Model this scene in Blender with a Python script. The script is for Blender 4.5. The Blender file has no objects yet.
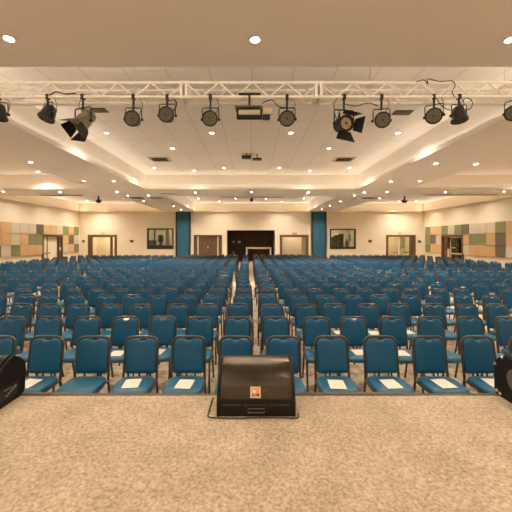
import bpy, bmesh, math, random
from mathutils import Vector, Matrix
C = bpy.context.scene.collection
S = bpy.context.scene
R = random.Random(7)
PI = math.pi
F = 320.0; VX = 251.5; VY = 240.0; CAM_Z = 2.14      # focal length in pixels, vanishing point, eye height above the hall floor
HS = CAM_Z + 2.64      # height of the lower ceiling
HU = CAM_Z + 3.385     # height of the raised trays
YB = 29.5              # back wall
XW = 15.86             # side walls
STAGE = 0.60; YS = 3.2 # stage height and front edge

# ---------------------------------------------------------------- camera, world, exposure
cam = bpy.data.cameras.new('camera'); co = bpy.data.objects.new('camera', cam); C.objects.link(co)
co.location = (0, 0, CAM_Z); co.rotation_euler = (PI/2, 0, 0)
cam.sensor_width = 36; cam.lens = F/512*36; cam.clip_start = .05; cam.clip_end = 200
cam.shift_x = (256-VX)/512; cam.shift_y = -(256-VY)/512
S.camera = co
w = bpy.data.worlds.new('world'); S.world = w; w.use_nodes = True
w.node_tree.nodes['Background'].inputs[0].default_value = (1, .8, .6, 1)
w.node_tree.nodes['Background'].inputs[1].default_value = .05
S.view_settings.view_transform = 'Standard'; S.view_settings.look = 'None'
S.view_settings.gamma = 1; S.view_settings.use_curve_mapping = False
S.view_settings.exposure = 1.28
LAMP = 28.0; BEAM = 262.0          # radiance of a downlight lens, watts of its beam
LAMP_COLOR = (1.0, .86, .69)
try:
    S.cycles.max_bounces = 12; S.cycles.diffuse_bounces = 10; S.cycles.glossy_bounces = 3
    S.cycles.sample_clamp_indirect = 6; S.cycles.caustics_reflective = False; S.cycles.caustics_refractive = False
except Exception: pass

# unseen spots added to bounce fill off the stage wall; uplights hidden on ledges
FILL_POWER = 270.0; Y2_ = 16.62
for x in (-12, -7.5, -2.5, 2.5, 7.5, 12):
    l = bpy.data.lights.new('added_fill_spot', 'SPOT'); l.energy = FILL_POWER; l.color = LAMP_COLOR; l.spot_size = 2.0; l.spot_blend = .8; l.shadow_soft_size = .15
    o = bpy.data.objects.new('added_fill_spot', l); C.objects.link(o); o.location = (x, -2.0, HS-.15)
    o.rotation_euler = (Vector((0, -3, -1.9)).to_track_quat('-Z', 'Y')).to_euler()
for (x, y, ln, rz, e) in ((0, YB-.2, 31, 0, 26), (-XW+.2, 23.2, 12.4, PI/2, 24), (XW-.2, 23.2, 12.4, -PI/2, 24),
                          (0, Y2_-.06, 10.6, 0, 13), (-5.44, 10.7, 11.4, PI/2, 14), (5.44, 10.7, 11.4, -PI/2, 14), (0, 4.94, 10.6, PI, 11), (-12, Y2_-.06, 7, 0, 8), (12, Y2_-.06, 7, 0, 8),  # tray strips from here on: unseen lights added to brighten the tray ceilings
                          (-5.14, 24.3, 10, PI/2, 12), (5.14, 24.3, 10, -PI/2, 12)):
    l = bpy.data.lights.new('unseen_uplight', 'AREA'); l.shape = 'RECTANGLE'; l.size = ln; l.size_y = .10; l.energy = e*ln/12; l.color = LAMP_COLOR
    o = bpy.data.objects.new('unseen_uplight', l); C.objects.link(o); o.location = (x, y, HS+.05)
    o.rotation_euler = (Matrix.Rotation(rz, 3, 'Z') @ Matrix.Rotation(PI+.85 if abs(rz) < 9 else 0, 3, 'X')).to_euler()

# ---------------------------------------------------------------- materials
def srgb(r, g, b):
    f = lambda c: (c/255/12.92) if c/255 <= .04045 else ((c/255+.055)/1.055)**2.4
    return (f(r), f(g), f(b))
def mat(name, col, rough=.6, metal=0., noise=0., nscale=8., bump=0., bscale=60., spec=.5, sheen=0., emit=None, estr=0., col2=None, alpha=None, trans=0.):
    m = bpy.data.materials.new(name); m.use_nodes = True
    nt = m.node_tree; b = nt.nodes['Principled BSDF']
    b.inputs['Base Color'].default_value = (*col, 1); b.inputs['Roughness'].default_value = rough
    b.inputs['Metallic'].default_value = metal; b.inputs['Specular IOR Level'].default_value = spec
    if sheen: b.inputs['Sheen Weight'].default_value = sheen
    if trans: b.inputs['Transmission Weight'].default_value = trans
    tc = nt.nodes.new('ShaderNodeTexCoord')
    if noise:
        n = nt.nodes.new('ShaderNodeTexNoise'); n.inputs['Scale'].default_value = nscale; n.inputs['Detail'].default_value = 5
        nt.links.new(tc.outputs['Object'], n.inputs['Vector'])
        cr = nt.nodes.new('ShaderNodeValToRGB'); cr.color_ramp.elements[0].position = .32; cr.color_ramp.elements[1].position = .68
        c2 = col2 or tuple(min(1, c*(1+noise)) for c in col)
        c1 = col if col2 else tuple(c*(1-noise) for c in col)
        cr.color_ramp.elements[0].color = (*c1, 1); cr.color_ramp.elements[1].color = (*c2, 1)
        nt.links.new(n.outputs['Fac'], cr.inputs['Fac']); nt.links.new(cr.outputs['Color'], b.inputs['Base Color'])
    if bump:
        n2 = nt.nodes.new('ShaderNodeTexNoise'); n2.inputs['Scale'].default_value = bscale; n2.inputs['Detail'].default_value = 3
        nt.links.new(tc.outputs['Object'], n2.inputs['Vector'])
        bp = nt.nodes.new('ShaderNodeBump'); bp.inputs['Strength'].default_value = bump; bp.inputs['Distance'].default_value = .01
        nt.links.new(n2.outputs['Fac'], bp.inputs['Height']); nt.links.new(bp.outputs['Normal'], b.inputs['Normal'])
    if emit:
        b.inputs['Emission Color'].default_value = (*emit, 1); b.inputs['Emission Strength'].default_value = estr
    return m
M = {}
M['wall'] = mat('cream_wall_paint', (.83, .74, .59), .85, noise=.025, nscale=.7, bump=.05, bscale=40)
M['ceil'] = mat('ceiling_paint', (.86, .80, .73), .9, noise=.02, nscale=.5)
M['dark_wall'] = mat('dark_brown_panelling', (.060, .034, .021), .55, noise=.2, nscale=3)
M['wood'] = mat('brown_door_wood', (.125, .068, .030), .5, noise=.22, nscale=5)
M['frame_wood'] = mat('brown_frame_wood', (.13, .075, .035), .5, noise=.15, nscale=6)
M['door_cream'] = mat('cream_door_paint', (.84, .75, .60), .6, noise=.02)
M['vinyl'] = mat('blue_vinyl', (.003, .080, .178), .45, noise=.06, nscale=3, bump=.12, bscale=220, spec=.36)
M['sheen_vinyl'] = mat('blue_vinyl_seat_sheen', (.020, .105, .175), .40, noise=.06, nscale=3, bump=.12, bscale=220, spec=.36)  # same vinyl as the backs, sheen on the seats put into a lighter colour
M['chair_metal'] = mat('chair_frame_metal', (.085, .066, .048), .38, metal=.5, noise=.15, nscale=12)
M['paper'] = mat('paper', (.70, .64, .54), .8, noise=.03, nscale=20)
M['black'] = mat('black_metal', (.012, .011, .010), .45, noise=.2, nscale=20)
M['blackplastic'] = mat('black_cabinet', (.008, .007, .006), .55, spec=.25, bump=.25, bscale=300)
M['grille'] = mat('speaker_grille', (.055, .043, .031), .24, metal=.85, noise=.12, nscale=4, bump=.12, bscale=500)
M['silver'] = mat('silver_metal', (.55, .52, .48), .35, metal=.9, noise=.05)
M['orange'] = mat('orange_badge', (.70, .28, .08), .5, noise=.25, nscale=60)
M['truss'] = mat('truss_aluminium', (.88, .84, .76), .5, metal=.0, noise=.05, nscale=10)
M['steel_body'] = mat('silver_lamp_body', (.26, .23, .18), .35, metal=.6, noise=.15, nscale=15)
M['blue_panel'] = mat('blue_fabric_panel', (.014, .105, .175), .7, noise=.10, nscale=2.5, bump=.1)
M['darktrim'] = mat('dark_trim', (.022, .018, .014), .5, noise=.1)
M['nosing'] = mat('stage_nosing', (.085, .055, .032), .55, noise=.2, nscale=8)
M['white'] = mat('white_plastic', (.78, .74, .66), .5, noise=.02)
M['vent'] = mat('vent_slats', (.34, .28, .22), .6, noise=.1)
M['ventframe'] = mat('vent_frame', (.62, .53, .42), .6, noise=.03)
M['plaque'] = mat('brown_plaque', (.12, .08, .045), .5, noise=.1)
M['brownlens'] = mat('flood_glass', (.52, .48, .34), .25, noise=.04, emit=(1, .85, .55), estr=.02)
M['lens'] = mat('lamp_lens', (.27, .245, .19), .3, noise=.12, nscale=25)
M['bulbglass'] = mat('fresnel_lens', (.62, .55, .44), .2, noise=.2, nscale=18)
M['glow'] = mat('downlight_glow', (1, .9, .7), .5, emit=LAMP_COLOR, estr=LAMP)
M['greenish'] = mat('pale_green_blind', (.42, .42, .27), .7, noise=.1)
M['tan'] = mat('tan_fabric', (.66, .43, .235), .9, noise=.05, nscale=20, bump=.1)
M['light'] = mat('light_grey_fabric', (.64, .55, .42), .9, noise=.05, nscale=20, bump=.1)
M['green'] = mat('green_fabric', (.25, .26, .12), .9, noise=.06, nscale=20, bump=.1)
M['dark'] = mat('dark_grey_fabric', (.185, .135, .10), .9, noise=.06, nscale=20, bump=.1)
g = bpy.data.materials.new('clear_glass'); g.use_nodes = True
nt = g.node_tree; nt.nodes.clear()
o_ = nt.nodes.new('ShaderNodeOutputMaterial'); mx = nt.nodes.new('ShaderNodeMixShader'); tr = nt.nodes.new('ShaderNodeBsdfTransparent')
gl = nt.nodes.new('ShaderNodeBsdfGlossy'); gl.inputs['Roughness'].default_value = .03; tr.inputs[0].default_value = (.84, .88, .82, 1)
mx.inputs[0].default_value = .07
nt.links.new(tr.outputs[0], mx.inputs[1]); nt.links.new(gl.outputs[0], mx.inputs[2]); nt.links.new(mx.outputs[0], o_.inputs[0])
M['glass'] = g

def carpet(name, a, b, c, s1, s2, bump):
    m = bpy.data.materials.new(name); m.use_nodes = True
    nt = m.node_tree; p = nt.nodes['Principled BSDF']; p.inputs['Roughness'].default_value = .95; p.inputs['Specular IOR Level'].default_value = .1
    tc = nt.nodes.new('ShaderNodeTexCoord')
    n1 = nt.nodes.new('ShaderNodeTexNoise'); n1.inputs['Scale'].default_value = s1; n1.inputs['Detail'].default_value = 4; n1.inputs['Roughness'].default_value = .7
    n2 = nt.nodes.new('ShaderNodeTexNoise'); n2.inputs['Scale'].default_value = s2; n2.inputs['Detail'].default_value = 3
    for n in (n1, n2): nt.links.new(tc.outputs['Object'], n.inputs['Vector'])
    r1 = nt.nodes.new('ShaderNodeValToRGB'); e = r1.color_ramp.elements
    e[0].position = .36; e[0].color = (*a, 1); e[1].position = .64; e[1].color = (*c, 1)
    k = e.new(.5); k.color = (*b, 1)
    nt.links.new(n1.outputs['Fac'], r1.inputs['Fac'])
    r2 = nt.nodes.new('ShaderNodeValToRGB'); r2.color_ramp.elements[0].position = .3; r2.color_ramp.elements[0].color = (.86, .86, .86, 1); r2.color_ramp.elements[1].position = .7; r2.color_ramp.elements[1].color = (1.08, 1.08, 1.08, 1)
    nt.links.new(n2.outputs['Fac'], r2.inputs['Fac'])
    mul = nt.nodes.new('ShaderNodeMixRGB'); mul.blend_type = 'MULTIPLY'; mul.inputs[0].default_value = 1
    nt.links.new(r1.outputs[0], mul.inputs[1]); nt.links.new(r2.outputs[0], mul.inputs[2]); nt.links.new(mul.outputs[0], p.inputs['Base Color'])
    bp = nt.nodes.new('ShaderNodeBump'); bp.inputs['Strength'].default_value = bump; bp.inputs['Distance'].default_value = .01
    nt.links.new(n1.outputs['Fac'], bp.inputs['Height']); nt.links.new(bp.outputs[0], p.inputs['Normal'])
    return m
M['stage_carpet'] = carpet('stage_carpet', (.28, .215, .145), (.41, .325, .232), (.53, .43, .32), 42, 3.0, .5)
M['hall_carpet'] = carpet('hall_carpet', (.22, .165, .115), (.42, .33, .24), (.55, .44, .33), 6, 1.2, .3)

def tile_mat():
    m = bpy.data.materials.new('tiled_ceiling'); m.use_nodes = True
    nt = m.node_tree; p = nt.nodes['Principled BSDF']; p.inputs['Roughness'].default_value = .9
    tc = nt.nodes.new('ShaderNodeTexCoord'); sp = nt.nodes.new('ShaderNodeSeparateXYZ'); nt.links.new(tc.outputs['Object'], sp.inputs[0])
    def line(sock, period, off, wd):
        a = nt.nodes.new('ShaderNodeMath'); a.operation = 'ADD'; a.inputs[1].default_value = 1000*period - off + wd/2; nt.links.new(sock, a.inputs[0])
        b = nt.nodes.new('ShaderNodeMath'); b.operation = 'MODULO'; b.inputs[1].default_value = period; nt.links.new(a.outputs[0], b.inputs[0])
        c = nt.nodes.new('ShaderNodeMath'); c.operation = 'LESS_THAN'; c.inputs[1].default_value = wd; nt.links.new(b.outputs[0], c.inputs[0])
        return c.outputs[0]
    l1 = line(sp.outputs[0], .85, 0, .024); l2 = line(sp.outputs[1], 1.7, 10.85 % 1.7, .035)
    mxx = nt.nodes.new('ShaderNodeMath'); mxx.operation = 'MAXIMUM'; nt.links.new(l1, mxx.inputs[0]); nt.links.new(l2, mxx.inputs[1])
    mix = nt.nodes.new('ShaderNodeMixRGB'); mix.inputs[1].default_value = (.86, .80, .73, 1); mix.inputs[2].default_value = (.70, .62, .53, 1)
    nt.links.new(mxx.outputs[0], mix.inputs[0]); nt.links.new(mix.outputs[0], p.inputs['Base Color'])
    return m
M['tiles'] = tile_mat()

# ---------------------------------------------------------------- mesh helpers
class MB:
    def __init__(s): s.v = []; s.f = []; s.m = []
    def add(s, vs, fs, mi=0):
        o = len(s.v); s.v += [tuple(v) for v in vs]; s.f += [tuple(i+o for i in f) for f in fs]; s.m += [mi]*len(fs); return s
    def box(s, x0, x1, y0, y1, z0, z1, mi=0, M4=None):
        vs = [Vector((x, y, z)) for z in (z0, z1) for y in (y0, y1) for x in (x0, x1)]
        if M4: vs = [M4 @ v for v in vs]
        return s.add(vs, [(0, 2, 3, 1), (4, 5, 7, 6), (0, 1, 5, 4), (2, 6, 7, 3), (0, 4, 6, 2), (1, 3, 7, 5)], mi)
    def tube(s, pts, r, n=8, mi=0, closed=False):
        pts = [Vector(p) for p in pts]; N = len(pts); vs = []; fs = []
        up = None
        for i, p in enumerate(pts):
            if closed: t = (pts[(i+1) % N]-pts[i-1]).normalized()
            else: t = (pts[min(i+1, N-1)]-pts[max(i-1, 0)]).normalized()
            if up is None: up = t.orthogonal().normalized()
            else: up = (up - t*up.dot(t)).normalized()
            b = t.cross(up); rr = r[i] if isinstance(r, (list, tuple)) else r
            for k in range(n):
                a = 2*PI*k/n; vs.append(p+(up*math.cos(a)+b*math.sin(a))*rr)
        for i in range(N if closed else N-1):
            j = (i+1) % N
            for k in range(n): fs.append((i*n+k, i*n+(k+1) % n, j*n+(k+1) % n, j*n+k))
        if not closed: fs.append(tuple(range(n-1, -1, -1))); fs.append(tuple((N-1)*n+k for k in range(n)))
        return s.add(vs, fs, mi)
    def lathe(s, prof, n=24, axis='z', mi=0, M4=None):   # prof: list of (radius, height); caps when radius > 0
        vs = []; fs = []
        for (r, h) in prof:
            for k in range(n):
                a = 2*PI*k/n; c, d = math.cos(a)*r, math.sin(a)*r
                v = Vector((c, d, h)) if axis == 'z' else Vector((c, h, d)) if axis == 'y' else Vector((h, c, d))
                vs.append(M4 @ v if M4 else v)
        for i in range(len(prof)-1):
            for k in range(n): fs.append((i*n+k, i*n+(k+1) % n, (i+1)*n+(k+1) % n, (i+1)*n+k))
        fs.append(tuple(range(n-1, -1, -1))); fs.append(tuple((len(prof)-1)*n+k for k in range(n)))
        return s.add(vs, fs, mi)
    def prism(s, poly, x0, x1, mi=0, axis='x'):          # polygon (a,b) swept along an axis
        n = len(poly)
        if axis == 'x': vs = [(x0, a, b) for a, b in poly]+[(x1, a, b) for a, b in poly]
        elif axis == 'y': vs = [(a, x0, b) for a, b in poly]+[(a, x1, b) for a, b in poly]
        else: vs = [(a, b, x0) for a, b in poly]+[(a, b, x1) for a, b in poly]
        fs = [tuple(range(n-1, -1, -1)), tuple(range(n, 2*n))]+[(i, (i+1) % n, n+(i+1) % n, n+i) for i in range(n)]
        return s.add(vs, fs, mi)
    def mesh(s, name, mats, smooth=False, bevel=0):
        me = bpy.data.meshes.new(name); me.from_pydata(s.v, [], s.f)
        for m_ in (mats if isinstance(mats, list) else [mats]): me.materials.append(m_)
        me.polygons.foreach_set('material_index', s.m)
        bm = bmesh.new(); bm.from_mesh(me)
        bmesh.ops.recalc_face_normals(bm, faces=bm.faces)
        if bevel:
            bmesh.ops.bevel(bm, geom=[e for e in bm.edges if len(e.link_faces) == 2 and e.calc_face_angle(0) > .6], offset=bevel, segments=2, affect='EDGES', profile=.6)
        if smooth:
            for f_ in bm.faces: f_.smooth = True
            for e in bm.edges:
                if len(e.link_faces) == 2 and e.calc_face_angle(0) > .7: e.smooth = False
        bm.to_mesh(me); bm.free(); return me
    def build(s, name, mats, parent=None, smooth=False, bevel=0, loc=(0, 0, 0), rot=(0, 0, 0)):
        return place(name, s.mesh(name, mats, smooth, bevel), parent, loc, rot)
def place(name, me, parent=None, loc=(0, 0, 0), rot=(0, 0, 0)):
    o = bpy.data.objects.new(name, me); C.objects.link(o); o.location = loc; o.rotation_euler = rot
    if parent: o.parent = parent
    return o
def tag(o, label, cat, group=None, kind=None):
    o['label'] = label; o['category'] = cat
    if group: o['group'] = group
    if kind: o['kind'] = kind
    return o
def thing(name, label, cat, loc=(0, 0, 0), rz=0, group=None):
    o = bpy.data.objects.new(name, None); C.objects.link(o); o.location = loc; o.rotation_euler = (0, 0, rz); o.empty_display_size = .1
    return tag(o, label, cat, group)
def struct(name, mb, m, **k):
    o = mb.build(name, m, **k); o['kind'] = 'structure'; return o
def at(x, y, h):      # a ceiling point of height h seen at pixel x, y
    d = F*(h-CAM_Z)/(VY-y); return ((x-VX)*d/F, d)
ORD = 'first second third fourth fifth sixth seventh eighth ninth tenth eleventh twelfth thirteenth fourteenth fifteenth sixteenth seventeenth eighteenth nineteenth twentieth'.split()
def ordn(i):
    if i < 20: return ORD[i]
    return {20: 'twenty-first', 21: 'twenty-second', 22: 'twenty-third', 23: 'twenty-fourth', 24: 'twenty-fifth', 25: 'twenty-sixth'}.get(i, str(i+1)+'th')

# ---------------------------------------------------------------- the hall
struct('floor', MB().box(-XW-.2, XW+.2, 2.9, YB+4.5, -.2, 0), M['hall_carpet'])
sf = MB().box(-XW, XW, -5, YS-.03, STAGE-.12, STAGE); struct('floor', sf, M['stage_carpet'])
struct('wall_stage', MB().box(-XW, XW, YS-.12, YS-.04, .0, STAGE-.12), M['nosing'])
# stage front edge: a dark nosing strip that rises slightly with the carpet
nos = MB(); N = 60; top = []; rr = random.Random(3)
pts = []
for i in range(N+1):
    x = -6.5+13*i/N; pts.append((x, YS-.012, STAGE-.010+.006*math.sin(x*2.1)+.003*math.sin(x*5.3+1)))
nos.tube(pts, .027, 8)
nos.box(-6.5, 6.5, YS-.04, YS-.005, STAGE-.12, STAGE-.012)
struct('trim_1', nos, M['nosing'], smooth=True)

def wall_with_holes(name, holes, u0, u1, z0, z1, axis, c0, c1, m):
    """wall panel between u0..u1, z0..z1 with rectangular openings (ua, ub, za, zb)"""
    mb = MB(); hs = sorted(holes); u = u0
    def b(a, b_, za, zb):
        if b_-a < 1e-4 or zb-za < 1e-4: return
        if axis == 'x': mb.box(a, b_, c0, c1, za, zb)
        else: mb.box(c0, c1, a, b_, za, zb)
    for (a, b_, za, zb) in hs:
        b(u, a, z0, z1); b(a, b_, z0, za); b(a, b_, zb, z1); u = b_
    b(u, u1, z0, z1)
    return struct(name, mb, m)
k = YB/F
def bx_(x): return (x-VX)*k
def bz_(y): return CAM_Z+(VY-y)*k
D1 = (bx_(88.2), bx_(116.8), 0, bz_(235)); W1 = (bx_(147.4), bx_(173.4), bz_(249), bz_(228.6))
D2 = (bx_(194), bx_(221.8), 0, bz_(235.2)); CE = (bx_(225.6), bx_(276.2), 0, bz_(229))
D3 = (bx_(280), bx_(308.2), 0, bz_(235)); W2 = (bx_(330), bx_(355.5), bz_(249), bz_(229)); D4 = (bx_(386.4), bx_(415.3), 0, bz_(235.2))
wall_with_holes('wall_back', [D1, W1, D2, CE, D3, W2, D4], -XW-.2, XW+.2, 0, HU+.2, 'x', YB, YB+.2, M['wall'])
LD = (24.2, 26.75, 0, 2.53); RD = (23.9, 26.6, 0, 2.53)
wall_with_holes('wall_left', [LD], -5, YB, 0, HU+.2, 'y', -XW-.2, -XW, M['wall'])
wall_with_holes('wall_right', [RD], -5, YB, 0, HU+.2, 'y', XW, XW+.2, M['wall'])
struct('wall_front', MB().box(-XW, XW, -5.2, -5, 0, HU), M['wall'])
# thin ledge on top of the walls
struct('trim_2', MB().box(-XW, XW, YB-.3, YB, HS-.05, HS+.03), M['wall'])
struct('trim_3', MB().box(-XW, -XW+.3, 19.1, YB-.3, HS-.05, HS+.03), M['wall'])
struct('trim_4', MB().box(XW-.3, XW, 19.1, YB-.3, HS-.05, HS+.03), M['wall'])
# raised ceiling and the lower soffit with six trays cut in it
struct('ceiling', MB().box(-XW, XW, 3, YB+.2, HU, HU+.1), M['tiles'])
Y1, Y2, Y3 = 4.88, 16.62, 19.2
XA, XBm, XC = 5.5, 8.06, XW
struct('ceiling', MB().box(-XW, XW, -5, Y1, HS, HU), M['ceil'])                 # above the stage
bm_ = MB()
bm_.box(-XW, XW, Y2, Y3, HS, HU)                                               # cross beam
for s in (-1, 1):
    a, b = sorted((s*XA, s*XBm)); bm_.box(a, b, Y1, Y2, HS, HU)
    a, b = sorted((s*5.2, s*XBm)); bm_.box(a, b, Y3, YB, HS, HU)
struct('ceiling', bm_, M['ceil'])

# ---------------------------------------------------------------- doors, windows and the rooms behind them
def frame_box(x0, x1, z0, z1, t, y0, y1, sill=False):
    mb = MB(); mb.box(x0-.02, x0+t, y0, y1, z0, z1+.02); mb.box(x1-t, x1+.02, y0, y1, z0, z1+.02); mb.box(x0+t, x1-t, y0, y1, z1-t, z1+.02)
    if sill: mb.box(x0+t, x1-t, y0, y1, z0, z0+t)
    return mb
def room(a, b, y0, y1, z1, m, z0=0, lamp=0, lampc=(1, .8, .55)):
    B = [(a-.1, a, y0, y1, z0, z1), (b, b+.1, y0, y1, z0, z1), (a-.1, b+.1, y1, y1+.1, z0, z1+.1), (a-.1, b+.1, y0, y1, z1, z1+.1)]
    if z0 > 0: B.append((a-.1, b+.1, y0, y1, z0-.1, z0))
    for q in B: struct('wall_inner', MB().box(*q), m)
    if lamp:
        l = bpy.data.lights.new('added_room_lamp', 'AREA'); l.shape = 'RECTANGLE'; l.size = (b-a)*.5; l.size_y = .4; l.energy = lamp; l.color = lampc  # unseen lamp added to brighten the room interior
        o = bpy.data.objects.new('added_room_lamp', l); C.objects.link(o); o.location = ((a+b)/2, (y0+y1)/2, z1-.06)
def door_struct(n, y, D, t=.26, depth=.35):
    o = struct('door_%d' % n, frame_box(D[0], D[1], 0, D[3], t, y-.04, y+depth), M['frame_wood']); return o
yo = YB+.2
# door_1: cream room seen through a brown frame with an extra jamb
d = door_struct(1, YB, D1, .2); MB().box(D1[1]-.62, D1[1]-.50, YB+.0, YB+.3, 0, D1[3]-.2).build('jamb', M['frame_wood'], d)
MB().box(D1[0]+.2, D1[0]+.27, YB+.02, YB+.34, 0, D1[3]-.2).build('open_leaf', M['wood'], d)
room(D1[0]-.3, D1[1]+.3, yo, YB+2.4, 3.2, M['wall'], lamp=22)
# door_3
d = door_struct(3, YB, D3, .2); MB().box(D3[1]-.55, D3[1]-.2, YB+.05, YB+.32, 0, D3[3]-.2).build('side_panel', mat('shaded_tan_leaf', (.24, .18, .11), .6, noise=.05), d)  # tan leaf with its shade put into the darker colour
MB().box(D3[1]-.52, D3[1]-.45, YB+.0, YB+.05, 1.0, 1.12).build('door_handle', M['silver'], d)
room(D3[0]-.3, D3[1]+.3, yo, YB+2.4, 3.2, M['wall'], lamp=16)
# door_2: two closed brown leaves
d = door_struct(2, YB, D2, .12)
x0, x1 = D2[0]+.12, D2[1]-.12
for a in (x0+.22, x1-.30): pass
MB().box(x0+.20, x0+.29, YB+.05, YB+.15, 0, D2[3]-.12).build('light_strip', M['door_cream'], d)
MB().box(x1-.29, x1-.20, YB+.05, YB+.15, 0, D2[3]-.12).build('light_strip', M['door_cream'], d)
MB().box(x0, x0+.20, YB+.05, YB+.15, 0, D2[3]-.12).box(x1-.20, x1, YB+.05, YB+.15, 0, D2[3]-.12).build('jamb', M['frame_wood'], d)
xm = (x0+x1)/2
MB().box(x0+.29, xm-.01, YB+.06, YB+.12, 0, D2[3]-.12).build('door_leaf', M['wood'], d, bevel=.005)
MB().box(xm+.01, x1-.29, YB+.06, YB+.12, 0, D2[3]-.12).build('door_leaf', M['wood'], d, bevel=.005)
MB().box(xm-.06, xm+.06, YB+.0, YB+.06, 1.42, 1.54).build('door_handle', M['silver'], d)
struct('wall_inner', MB().box(D2[0], D2[1], YB+.36, YB+.42, 0, 2.8), M['dark_wall'])
# door_4: glass doors with push bars and a corridor beyond
d = door_struct(4, YB, D4, .16)
MB().box(D4[1]-.40, D4[1]-.16, YB+.0, YB+.34, 0, D4[3]-.16).build('open_leaf', M['wood'], d)
gx0, gx1 = D4[0]+.16, D4[1]-.40; gm = (gx0+gx1)/2
for a, b in ((gx0, gm), (gm, gx1)):
    gp = MB().box(a+.02, b-.02, YB+.14, YB+.15, .05, D4[3]-.2).build('glass_leaf', M['glass'], d)
    MB().tube([(a+.3, YB+.08, 1.02), (b-.12, YB+.08, 1.02)], .03).build('push_bar', M['chair_metal'], d)
MB().box(gm-.05, gm+.05, YB+.12, YB+.2, 0, D4[3]-.16).build('meeting_stile', M['door_cream'], d)
room(D4[0]-.6, D4[1]+.6, yo, YB+3.4, 3.2, M['wall'], lamp=30)
struct('window_5', MB().box(15.35, 16.25, YB+3.3, YB+3.38, 1.3, 2.9).box(15.3, 15.35, YB+3.28, YB+3.38, 1.2, 3.0), M['greenish'])
# central dark recess, cream lined
ci = MB(); t = .11
ci.box(CE[0], CE[0]+t, YB-.01, YB+.7, 0, CE[3]).box(CE[1]-t, CE[1], YB-.01, YB+.7, 0, CE[3]).box(CE[0]+t, CE[1]-t, YB-.01, YB+.7, CE[3]-t, CE[3])
struct('trim_5', ci, M['wall'])
room(CE[0]-.05, CE[1]+.05, YB+.7, YB+3.3, CE[3]+.05, M['dark_wall'])
# side doors
def side_struct(n, D, s, t=.2):
    X0 = s*(XW-.09); X1 = s*(XW+.3); a, b = sorted((X0, X1)); mb = MB()
    mb.box(a, b, D[0]-.02, D[0]+t, 0, D[3]+.02).box(a, b, D[1]-t, D[1]+.02, 0, D[3]+.02).box(a, b, D[0]+t, D[1]-t, D[3]-t, D[3]+.02)
    return struct('door_%d' % n, mb, M['frame_wood'])
d = side_struct(5, LD, -1, .12)
MB().box(-XW-.18, -XW-.12, LD[0]+.12, LD[0]+.78, 0, LD[3]-.12).build('door_leaf', M['door_cream'], d)
MB().box(-XW-.18, -XW-.12, LD[0]+.86, LD[1]-.45, 0, LD[3]-.12).build('door_leaf', M['door_cream'], d)
MB().box(-XW-.2, -XW-.10, LD[0]+.78, LD[0]+.86, 0, LD[3]-.12).build('jamb', M['wood'], d)
MB().box(-XW-.2, -XW+.02, LD[1]-.45, LD[1]-.12, 0, LD[3]-.12).build('open_leaf', M['wood'], d)
MB().box(-XW-.11, -XW-.05, LD[0]+.5, LD[0]+.72, 1.08, 1.14).build('door_handle', M['black'], d)
MB().box(-XW-.11, -XW-.05, LD[0]+.92, LD[0]+1.12, 1.08, 1.14).build('door_handle', M['black'], d)
MB().box(-XW-.0, -XW+.05, LD[1]-.36, LD[1]-.22, 1.3, 1.55).build('door_closer', M['white'], d)
struct('wall_inner', MB().box(-XW-.5, -XW-.42, LD[0]-.2, LD[1]+.2, 0, 2.8), M['wall'])
d = side_struct(6, RD, 1, .16)
MB().box(XW+.02, XW+.2, RD[1]-.62, RD[1]-.16, 0, RD[3]-.16).build('open_leaf', M['wood'], d)
ym = RD[0]+.16+.78
MB().box(XW+.08, XW+.15, ym-.035, ym+.035, 0, RD[3]-.16).build('meeting_stile', M['frame_wood'], d)
MB().box(XW+.08, XW+.15, ym+.78, ym+.84, 0, RD[3]-.16).build('stile', M['ventframe'], d)
MB().box(XW+.08, XW+.15, RD[0]+.18, RD[0]+.23, 0, RD[3]-.16).build('stile', M['ventframe'], d)
MB().box(XW+.08, XW+.15, RD[0]+.18, ym+.8, RD[3]-.22, RD[3]-.16).build('top_rail', M['ventframe'], d)
MB().box(XW+.05, XW+.1, RD[0]+.3, ym+.75, 1.02, 1.12).build('push_bar', M['tan'], d)
MB().box(XW+.05, XW+.1, ym+.2, ym+.75, 1.5, 1.56).build('push_bar', M['tan'], d)
MB().box(XW+.03, XW+.08, ym+.9, ym+1.12, .3, 1.42).build('notice_board', M['light'], d)
MB().box(XW+.11, XW+.12, RD[0]+.2, ym-.03, .1, RD[3]-.2).build('glass_leaf', M['glass'], d)
MB().box(XW+.11, XW+.12, ym+.03, ym+.78, .1, RD[3]-.2).build('glass_leaf', M['glass'], d)
struct('wall_inner', MB().box(XW+1.4, XW+1.5, RD[0]-1, RD[1]+1, 0, 2.8).box(XW+.2, XW+1.4, RD[0]-1.1, RD[0]-1, 0, 2.8).box(XW+.2, XW+1.4, RD[1]+1, RD[1]+1.1, 0, 2.8).box(XW+.2, XW+1.5, RD[0]-1.1, RD[1]+1.1, 2.8, 2.9), M['dark_wall'])
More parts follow.
